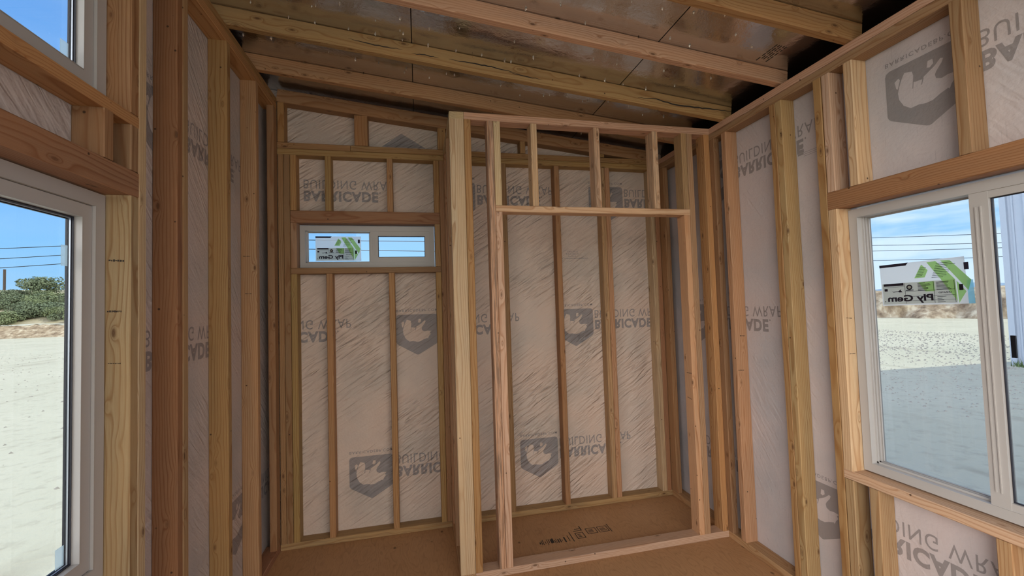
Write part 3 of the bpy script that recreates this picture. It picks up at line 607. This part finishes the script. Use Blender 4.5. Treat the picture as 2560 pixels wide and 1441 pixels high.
# window stickers: thin printed sheets on the left hand panes, seen from the back so the writing is mirrored
def sticker(label, xf, u0, z0, w_, h_, d, rot=0., blue=False):
    e = empty('window_label_sheet'); tag(e, label, 'sticker', 'paper labels stuck on window panes')
    ca, sa_ = math.cos(rot), math.sin(rot)
    def T(p, k):
        a, b = p[0]*w_, p[1]*h_; return tuple(xf @ Vector((u0+a*ca-b*sa_, d-k*.012, z0+a*sa_+b*ca)))
    def part(nm, polys, mat, k):
        mb = MB()
        for p in polys: mb.poly([T(q, k) for q in p])
        o = mb.build(nm, mat, e); bm = bmesh.new(); bm.from_mesh(o.data); bmesh.ops.triangulate(bm, faces=bm.faces[:]); bm.to_mesh(o.data); bm.free(); return o
    R = lambda a, b, c, d_: [(a, c), (b, c), (b, d_), (a, d_)]
    part('paper', [R(0, .94 if blue else 1, 0, 1)], M_PAPER, 0)
    if blue: part('edge_film', [R(.94, 1, 0, .5)], M_BLUE, 0)
    part('data_panel', [R(.015, .835, .03, .53)], M_PAPER2, 1)
    part('green_stripes', [[(.41, .62), (.50, .92), (.565, .78), (.525, .62)], [(.56, .955), (.655, .965), (.735, .78), (.83, .54), (.838, .06), (.74, .38), (.69, .56)],
                           [(.705, .965), (.80, .95), (.985, .50), (.95, .28), (.90, .42), (.845, .58)], [(.845, .50), (.852, .02), (.93, .26), (.875, .42)],
                           [(.45, .52), (.62, .52), (.62, .30), (.52, .30)]], M_GREEN, 2)
    bars = [[(0, .935), (0, 1), (.355, 1), (.325, .935)], R(.035, .28, .47, .53), R(.04, .08, .35, .41), R(.865, .905, .29, .42), R(.93, .975, .72, .87),
                        R(.02, .29, .44, .445)]
    ln = []
    rr = random.Random(3)
    for x in (.29, .61, .82): ln.append(R(x, x+.004, .04, .52))
    for y in (.32, .20, .10): ln.append(R(.29, .82, y, y+.006))
    for i in range(9):
        y = .60+i*.038; ln.append(R(.60+.012*i*.6, .60+.012*i+rr.uniform(.1, .18), y, y+.009))
    for i in range(7): y = .33+i*.027; ln.append(R(.44, .44+rr.uniform(.08, .15), y, y+.010)); ln.append(R(.64, .64+rr.uniform(.06, .15), y, y+.010))
    for i in range(4): y = .05+i*.04; ln.append(R(.64, .64+rr.uniform(.05, .1), y, y+.008))
    for i in range(6): y = .66+i*.035; ln.append(R(.43+.01*i, .43+.01*i+.07, y, y+.009))
    ln.append([(.13, .36), (.15, .33), (.21, .34), (.25, .39), (.24, .36), (.26, .31), (.22, .31), (.21, .325), (.15, .315)])
    part('printed_marks', bars+ln, M_PINK, 4)
    part('dial_mark', [[(.345+.035*math.cos(t), .42+.06*math.sin(t)) for t in [k*.4 for k in range(16)]], R(.30, .39, .34, .36)], M_PINK, 5)
    part('dial_face', [[(.345+.02*math.cos(t), .42+.035*math.sin(t)) for t in [k*.4 for k in range(16)]]], M_PAPER2, 6)
    for txt, a0, a1, b0_, b1_, bold in (('Ply Gem', .60, .075, .045, .245, .03), ('UNRATED', .79, .66, .245, .28, .02), ('.', .05, .035, .09, .11, 0)):
        v, f = text_mesh(txt, bold); mb = MB()
        for q in f: mb.poly([T((a0+(a1-a0)*v[i][0], b0_+(b1_-b0_)*v[i][1]), 7) for i in q])
        mb.build('mirrored_lettering', M_PINK, e)
    return e
sticker('white and green paper sticker on the left pane of the small back window', XFB, -25.4, 68.45, 11.0, 6.35, YB+4.6)
sticker('tilted white and green paper sticker with a blue edge on the right wall window', XFR, -54.2, 53.75, 11.75, 6.6, XR+4.55, math.radians(1.5), True)

# ------------------------------------------------------------------ nail points through the roof sheathing
z1 = [(405,20),(715,150),(895,50),(920,185),(925,45),(1115,28),(1190,245),(1405,165),(1405,290),(1600,150),(1600,245),(1625,270),(1620,340),(1825,370),(1835,220),(2075,228),(2045,415),(2255,440),(2515,335),(2480,510),(2430,495),(345,278),(565,300),(1030,415),(1245,480),(1430,500),(1650,550),(1635,580),(1835,622),(1970,590),(2035,598),(2405,680),(1325,820),(1498,825),(1665,875),(1812,885)]
z2 = [(295,55),(515,30),(970,12),(665,160),(220,268),(340,368),(195,405),(725,380),(875,412),(635,485),(795,520),(130,545),(255,610),(405,612),(445,608),(555,615),(655,650),(690,640),(820,652),(948,680),(1175,455),(1245,550),(1055,575),(912,545),(1365,80),(1565,97),(1165,55),(1215,245),(1340,290),(1635,222),(1738,297),(1478,503),(1988,398),(1010,455),(1040,737),(1175,747),(1430,780),(648,855)]
NAILS = [(500+a*.3125, b*.3125) for a, b in z1] + [(1200+a*.3906, b*.3906) for a, b in z2]
def roof_point(px, py):
    """where the sight line through a photo point meets the roof deck"""
    d = R_*((px-1280)/F) - U_*((py-720.5)/F) + fwd
    t = (ZL+SL*XL+RH-CZ)/(d.z+SL*d.x); return Vector((0, 0, CZ))+d*t
RAF = (97.3, 82.6, 67.3, 53.0, 38.2); nail0 = None
for i, q in enumerate(NAILS):
    p = roof_point(*q)
    for y in RAF:
        if y-.25 < p.y < y+1.75: p.y = y-.35 if p.y < y+.75 else y+1.9
    if p.y > YB-.3 or p.x > XR-1: continue
    if nail0 is None:
        V = []; k = 6
        for j, (z, r) in enumerate(((0, .12), (-.12, .17), (-.28, .09), (-.5, .01))):
            V += [(r*math.cos(a*6.283/k)*(1.5 if j == 1 else 1), r*math.sin(a*6.283/k), z) for a in range(k)]
        Fc = [(j*k+a, j*k+(a+1) % k, (j+1)*k+(a+1) % k, (j+1)*k+a) for j in range(3) for a in range(k)] + [tuple(reversed(range(3*k, 4*k))), tuple(range(k))]
        n_ = nail0 = mesh_obj('nail_point', V, Fc, M_METAL)
    else: n_ = nail0.copy(); COL.objects.link(n_)
    rr = random.Random(i); n_.location = (p.x*S, p.y*S, (roof(p.x)+RH)*S); n_.rotation_euler = (rr.uniform(-.4, .4), rr.uniform(-.4, .4), rr.uniform(0, 6)); n_.scale = (rr.uniform(.5, 1.1),)*3
    bay = sum(p.y < y for y in RAF); pan = 'left' if p.x < -.3 else 'middle' if p.x < 43.9 else 'right'
    bt = ('beyond the last rafter', 'between the two rafters nearest the back wall', 'between the cracked rafter and the pale rafter', 'on the camera side of the pale rafter', 'overhead', 'overhead')[bay]
    tag(n_, 'shiny nail point in the %s roof panel, %s' % (pan, bt), 'nail', 'nail points in the %s roof panel %s' % (pan, bt))

# ink stamps: floor panel stamp and roof panel stamp
mb = MB(); rr = random.Random(5)
def fb(x0, x1, y0, y1): mb.box(x0, x1, y0, y1, .005, .02)
for (a, b) in ((35.5, 37.6), (38.6, 41.2), (41.6, 44.2)):
    y0_ = 97.6 if a > 36 else 96.4; y1_ = y0_+2.5; t = .17
    fb(a, b, y0_, y0_+t); fb(a, b, y1_-t, y1_); fb(a, a+t, y0_, y1_); fb(b-t, b, y0_, y1_)
    for k in range(3): fb(a+.5, b-.5-rr.uniform(0, .4), y0_+.6+k*.5, y0_+.8+k*.5)
fb(35.5, 37.8, 99.6, 99.8); fb(36.0, 37.4, 100.4, 100.6); fb(37.5, 37.75, 99.6, 101.6); fb(34.2, 34.4, 95.6, 99.6); fb(33.3, 33.45, 96, 98.4); fb(44.5, 44.7, 97.2, 100.8)
x = 26.2
while x < 32.6: fb(x, x+rr.uniform(.1, .4), 95.8+rr.uniform(0, .8), 97.2+rr.uniform(0, 1)); x += rr.uniform(.35, .6)
mb.build('panel_stamp', M_INK, fl)
mb = MB()
for i in range(5):
    x = 63.8+i*.5; y = 61.5
    while y < 65.4:
        l_ = rr.uniform(.3, 1.0); z = roof(x)+RH; mb.box(x, x+.17, y, y+l_, z-.04, z+.01); y += l_+rr.uniform(.15, .5)
mb.build('panel_stamp', M_INK, ce)

# ------------------------------------------------------------------ outside
def ground_mat():
    m, nt, b = new_mat('sand'); ge = N(nt, 'ShaderNodeNewGeometry'); P = inches(nt, ge.outputs['Position'])
    n1 = N(nt, 'ShaderNodeTexNoise', i_Scale=.004, i_Detail=6.0); lk(nt, mapping(nt, P, (1, 2.2, 1)), n1.inputs['Vector'])
    n2 = N(nt, 'ShaderNodeTexNoise', i_Scale=.12, i_Detail=5.0, i_Roughness=.7); lk(nt, P, n2.inputs['Vector'])
    n3 = N(nt, 'ShaderNodeTexNoise', i_Scale=1.0, i_Detail=4.0); lk(nt, mapping(nt, P, (.035, .006, 1), rot=(0, 0, .5)), n3.inputs['Vector'])
    c = mixc(nt, n1.outputs[0], (.55, .535, .42), (.70, .68, .55))
    r2 = N(nt, 'ShaderNodeMapRange', i_1=.52, i_2=.72, i_3=0., i_4=.45); lk(nt, n2.outputs[0], r2.inputs[0]); c = mixc(nt, r2.outputs[0], c, (.33, .30, .24))
    r3 = N(nt, 'ShaderNodeMapRange', i_1=.56, i_2=.70, i_3=0., i_4=.5); lk(nt, n3.outputs[0], r3.inputs[0]); c = mixc(nt, r3.outputs[0], c, (.38, .34, .26))
    lk(nt, c, b.inputs['Base Color']); b.inputs['Roughness'].default_value = .95; b.inputs['Specular IOR Level'].default_value = .1
    bp = N(nt, 'ShaderNodeBump', i_Strength=.6, i_Distance=.03); lk(nt, n2.outputs[0], bp.inputs['Height']); lk(nt, bp.outputs[0], b.inputs['Normal'])
    return m
M_SAND = ground_mat()
mb = MB(); mb.box(-30000, 30000, -30000, 30000, GZ-4, GZ); struct(mb.build('ground', M_SAND))
def cliff_mat(name, a, b_, c_, sc=.02):
    m, nt, b = new_mat(name); ge = N(nt, 'ShaderNodeNewGeometry'); P = inches(nt, ge.outputs['Position'])
    n1 = N(nt, 'ShaderNodeTexNoise', i_Scale=sc, i_Detail=6.0, i_Roughness=.65); lk(nt, mapping(nt, P, (1, 1, .45)), n1.inputs['Vector'])
    r = ramp(nt, [(.32, a), (.5, b_), (.66, c_)]); lk(nt, n1.outputs[0], r.inputs[0]); lk(nt, r.outputs[0], b.inputs['Base Color']); b.inputs['Roughness'].default_value = .95
    bp = N(nt, 'ShaderNodeBump', i_Strength=.8, i_Distance=.15); lk(nt, n1.outputs[0], bp.inputs['Height']); lk(nt, bp.outputs[0], b.inputs['Normal'])
    return m
M_BANK = cliff_mat('eroded_bank', (.16, .11, .07), (.40, .31, .21), (.68, .60, .45), .045); M_HILL = cliff_mat('scrub_hill', (.20, .21, .11), (.40, .36, .24), (.52, .46, .33), .01)
from mathutils import noise as mn
def heightfield(name, u0, u1, nu, v0, v1, nv, fn, mat, **k):
    V = [fn(u0+(u1-u0)*i/nu, v0+(v1-v0)*j/nv) for j in range(nv+1) for i in range(nu+1)]
    Fc = [(j*(nu+1)+i, j*(nu+1)+i+1, (j+1)*(nu+1)+i+1, (j+1)*(nu+1)+i) for j in range(nv) for i in range(nu)]
    return mesh_obj(name, V, Fc, mat, smooth=True)
def bank_r(u, v):      # along y, eroded cut bank facing the house
    n = mn.noise(Vector((u*.012, v*2, 3))); n2 = mn.noise(Vector((u*.045, v*3, 9)))
    x = 1470 - .35*(u-1000) + v*120 + n*55 + n2*22*(1-abs(v-.5)); z = GZ-3 + 82*(min(1, v*1.4)**.8)*(1+.25*n) + n2*5
    if v > .75: x += (v-.75)*2500; z += (v-.75)*30
    return (x, u, z)
tag(heightfield('dirt_bank', 200, 2600, 260, 0, 1, 16, bank_r, M_BANK), 'eroded brown cut bank beyond the sand, seen through the right window', 'bank')
def bank_l(u, v):
    n = mn.noise(Vector((u*.008, v*2, 13))); n2 = mn.noise(Vector((u*.04, v*3, 19)))
    return (u, 2250+v*150+n*30, GZ-3+58*min(1, v*1.2)**.9+n*8+n2*7)
tag(heightfield('dirt_bank', -5200, -200, 240, 0, 1, 10, bank_l, M_BANK), 'pale low dirt bank at the foot of the bushes, seen through the left window', 'bank')
def hill_z(x, y): 
    t = (y-2390)/900.; return 36 + 190*max(0, t)**.8*(1+.2*mn.noise(Vector((x*.0012, y*.0012, 2)))) + 12*mn.noise(Vector((x*.006, y*.006, 7)))
struct(heightfield('hillside', -7500, -200, 90, 2385, 6000, 40, lambda u, v: (u, v, hill_z(u, min(v, 3500))-max(0, v-3900)*.1), M_HILL))
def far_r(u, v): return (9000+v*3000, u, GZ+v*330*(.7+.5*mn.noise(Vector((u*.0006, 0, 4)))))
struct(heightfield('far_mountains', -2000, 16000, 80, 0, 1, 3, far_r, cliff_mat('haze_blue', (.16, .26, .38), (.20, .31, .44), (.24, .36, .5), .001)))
def leaf_mat(name, a, b_):
    m, nt, b = new_mat(name); ge = N(nt, 'ShaderNodeNewGeometry'); oi = N(nt, 'ShaderNodeObjectInfo')
    wn = N(nt, 'ShaderNodeTexNoise', i_Scale=.9, i_Detail=3.0); lk(nt, ge.outputs['Position'], wn.inputs['Vector'])
    c = mixc(nt, wn.outputs[0], a, b_); c = mixc(nt, math_(nt, 'MULTIPLY', oi.outputs['Random'], .55), c, (.15, .20, .17))
    lk(nt, c, b.inputs['Base Color']); b.inputs['Roughness'].default_value = .8; b.inputs['Specular IOR Level'].default_value = .1
    return m
M_LEAF = leaf_mat('leaves', (.13, .17, .09), (.36, .42, .22))
def bush_mesh(seed, n=2600, r=1.0):
    rr = random.Random(seed); V = []; Fc = []
    lobes = [(rr.uniform(-.62, .62), rr.uniform(-.5, .5), rr.uniform(.15, .72), rr.uniform(.28, .5)) for _ in range(11)] + [(0, 0, .35, .6)]
    for i in range(n):
        lx, ly, lz, lr = lobes[i % 12]; d = Vector((rr.gauss(0, 1), rr.gauss(0, 1), rr.gauss(0, 1))).normalized()*lr*rr.uniform(.75, 1.03)
        c = Vector((lx, ly, lz))+d
        if c.z < 0: c.z = abs(c.z)*.5
        a = Vector((rr.gauss(0, 1), rr.gauss(0, 1), rr.gauss(0, 1))).normalized(); b = a.cross((d.normalized()+Vector((rr.gauss(0, .4), rr.gauss(0, .4), .3))).normalized()).normalized(); s_ = rr.uniform(.03, .055)
        k = len(V); V += [tuple(c+a*s_*1.3), tuple(c+b*s_), tuple(c-a*s_*1.3), tuple(c-b*s_)]; Fc.append((k, k+1, k+2, k+3))
    me = bpy.data.meshes.new('bush'); me.from_pydata(V, [], Fc); me.materials.append(M_LEAF)
    for p in me.polygons: p.use_smooth = False
    return me
BM = [bush_mesh(s) for s in range(3)]
rr = random.Random(11); spots = []
for row, (y, n, r0_, r1_) in enumerate(((2450, 13, 55, 75), (2600, 12, 55, 80), (2760, 11, 55, 75), (2930, 11, 45, 70), (3100, 9, 40, 55))):
    for i in range(n):
        t = (i+.5)/n; fx = y/2600.; x = -2260*fx + t*900*fx + rr.uniform(-25, 25); spots.append((x, y+rr.uniform(-50, 50), rr.uniform(r0_, r1_), row))
ROWS = ('lowest row, right above the pale dirt bank', 'second row above the dirt bank', 'middle row of the slope', 'upper slope, just below the skyline row', 'row along the skyline')
for i, (x, y, r_, row) in enumerate(spots):
    o = bpy.data.objects.new('bush', BM[i % 3]); COL.objects.link(o); z = hill_z(x, y)-8
    o.location = (x*S, y*S, z*S); o.scale = (r_*1.15*S, r_*S, r_*rr.uniform(.8, 1.0)*S); o.rotation_euler = (0, 0, rr.uniform(0, 6))
    tag(o, 'grey-green bush outside the left window, %s' % ROWS[row], 'bush', 'bushes, %s' % ROWS[row])
t = empty('round_tree', (-1885*1.2, 3120, hill_z(-2262, 3120)-25)); tag(t, 'rounded tree standing above the scrub on the skyline outside the left window', 'tree')
o = bpy.data.objects.new('crown', BM[0]); COL.objects.link(o); o.parent = t; o.location = (0, 0, 50*S); o.scale = (115*S, 90*S, 95*S)
o = mesh_obj('trunk', [(r_*math.cos(a), r_*math.sin(a), z) for z, r_ in ((0, 9), (80, 5)) for a in [k*1.047 for k in range(6)]], [(k, (k+1) % 6, 6+(k+1) % 6, 6+k) for k in range(6)], plain('bark', (.14, .1, .07), .9)); o.parent = t
# power lines and pole
def wire(label, a, b, sag, r=1.0, n=24):
    V = []; Fc = []; a, b = Vector(a), Vector(b)
    for i in range(n+1):
        t = i/n; c = a.lerp(b, t); c.z -= sag*4*t*(1-t); d = (b-a).normalized(); s1 = d.cross(Vector((0, 0, 1))).normalized()
        for k in range(6): q = k*math.pi/3; V.append(tuple(c+s1*r*math.cos(q)+Vector((0, 0, 1))*r*math.sin(q)))
    for i in range(n):
        for k in range(6): Fc.append((i*6+k, i*6+(k+1) % 6, (i+1)*6+(k+1) % 6, (i+1)*6+k))
    Fc.append(tuple(range(6))); Fc.append(tuple(n*6+k for k in range(6)))
    return tag(mesh_obj('power_line', V, Fc, M_WIRE), label, 'wire')
for n_, za, zb in (('topmost', 643, 790), ('middle', 540, 729), ('lowest', 456, 658)):
    wire('%s of the three thin power lines seen through the lower left window' % n_, (-4400, 4500, za), (-1800, 4500, zb-8), 10, 3.0)
for n_, a, b in (('topmost', 335, 250), ('second', 299, 218), ('third', 267, 205), ('lowest', 212, 182)):
    wire('%s of the four power lines seen through the right window' % n_, (2000, 1900, a+30), (2000, 760, b-30), 8, 1.1)
wire('upper power line crossing the small back window', (-1500, 2500, 468), (900, 2500, 440), 10, 2.0); wire('lower power line crossing the small back window', (-1500, 2500, 425), (900, 2500, 372), 8, 2.0)
mb = MB(); mb.box(-3522, -3510, 4510, 4522, 150, 500); tag(mb.build('utility_pole', plain('pole_wood', (.12, .09, .07), .9)), 'thin distant utility pole on the skyline outside the left window', 'pole')
# neighbouring metal building (its shade falls over this lot)
def siding():
    m, nt, b = new_mat('metal_siding'); b.inputs['Base Color'].default_value = (.40, .46, .56, 1); b.inputs['Roughness'].default_value = .45; return m
mb = MB(); BX = 606; y = 322.0; BH = 720
mb.box(BX+3, BX+260, -900, y, GZ, BH)
yy = y
while yy > -880:
    mb.box(BX, BX+3, yy-5, yy, GZ, BH); mb.box(BX+1.6, BX+3, yy-9.5, yy-8.2, GZ, BH); yy -= 18
tag(mb.build('metal_building', siding()), 'pale blue ribbed metal building seen in the right pane of the right window', 'building')
# weeds at its foot and stones on the sand
V = []; Fc = []; rr = random.Random(4)
for i in range(900):
    yb = rr.uniform(-100, 318); c = Vector((BX-rr.uniform(1, 12), yb, GZ)); h_ = rr.uniform(3, 9); k = len(V); a = rr.uniform(0, 6.28)
    V += [tuple(c+Vector((math.cos(a)*.6, math.sin(a)*.6, 0))), tuple(c-Vector((math.cos(a)*.6, math.sin(a)*.6, 0))), tuple(c+Vector((rr.uniform(-3, 3), rr.uniform(-3, 3), h_)))]; Fc.append((k, k+1, k+2))
tag(mesh_obj('weeds', V, Fc, plain('weed_green', (.10, .16, .06), .9)), 'dark weeds along the foot of the metal building', 'weeds', kind='stuff')
V = []; Fc = []
for i in range(9000):
    if i % 5: x, y = rr.uniform(330, 980), rr.uniform(200, 800); s_ = rr.uniform(.25, 1.15)*(1.5 if x > 560 else 1)
    else: x, y = rr.uniform(-900, -120), rr.uniform(150, 1500); s_ = rr.uniform(.3, 1.6)
    if x > BX-14 and y < 330: continue
    k = len(V); q = [(1, 0, 0), (0, 1, 0), (-1, 0, 0), (0, -1, 0), (0, 0, .8)]
    V += [(x+a*s_*rr.uniform(.7, 1.3), y+b*s_*rr.uniform(.7, 1.3), GZ+c*s_) for a, b, c in q]
    Fc += [(k, k+1, k+4), (k+1, k+2, k+4), (k+2, k+3, k+4), (k+3, k, k+4)]
tag(mesh_obj('gravel', V, Fc, plain('stone', (.34, .32, .29), .9)), 'loose small stones scattered over the sandy lot outside', 'stones', kind='stuff')
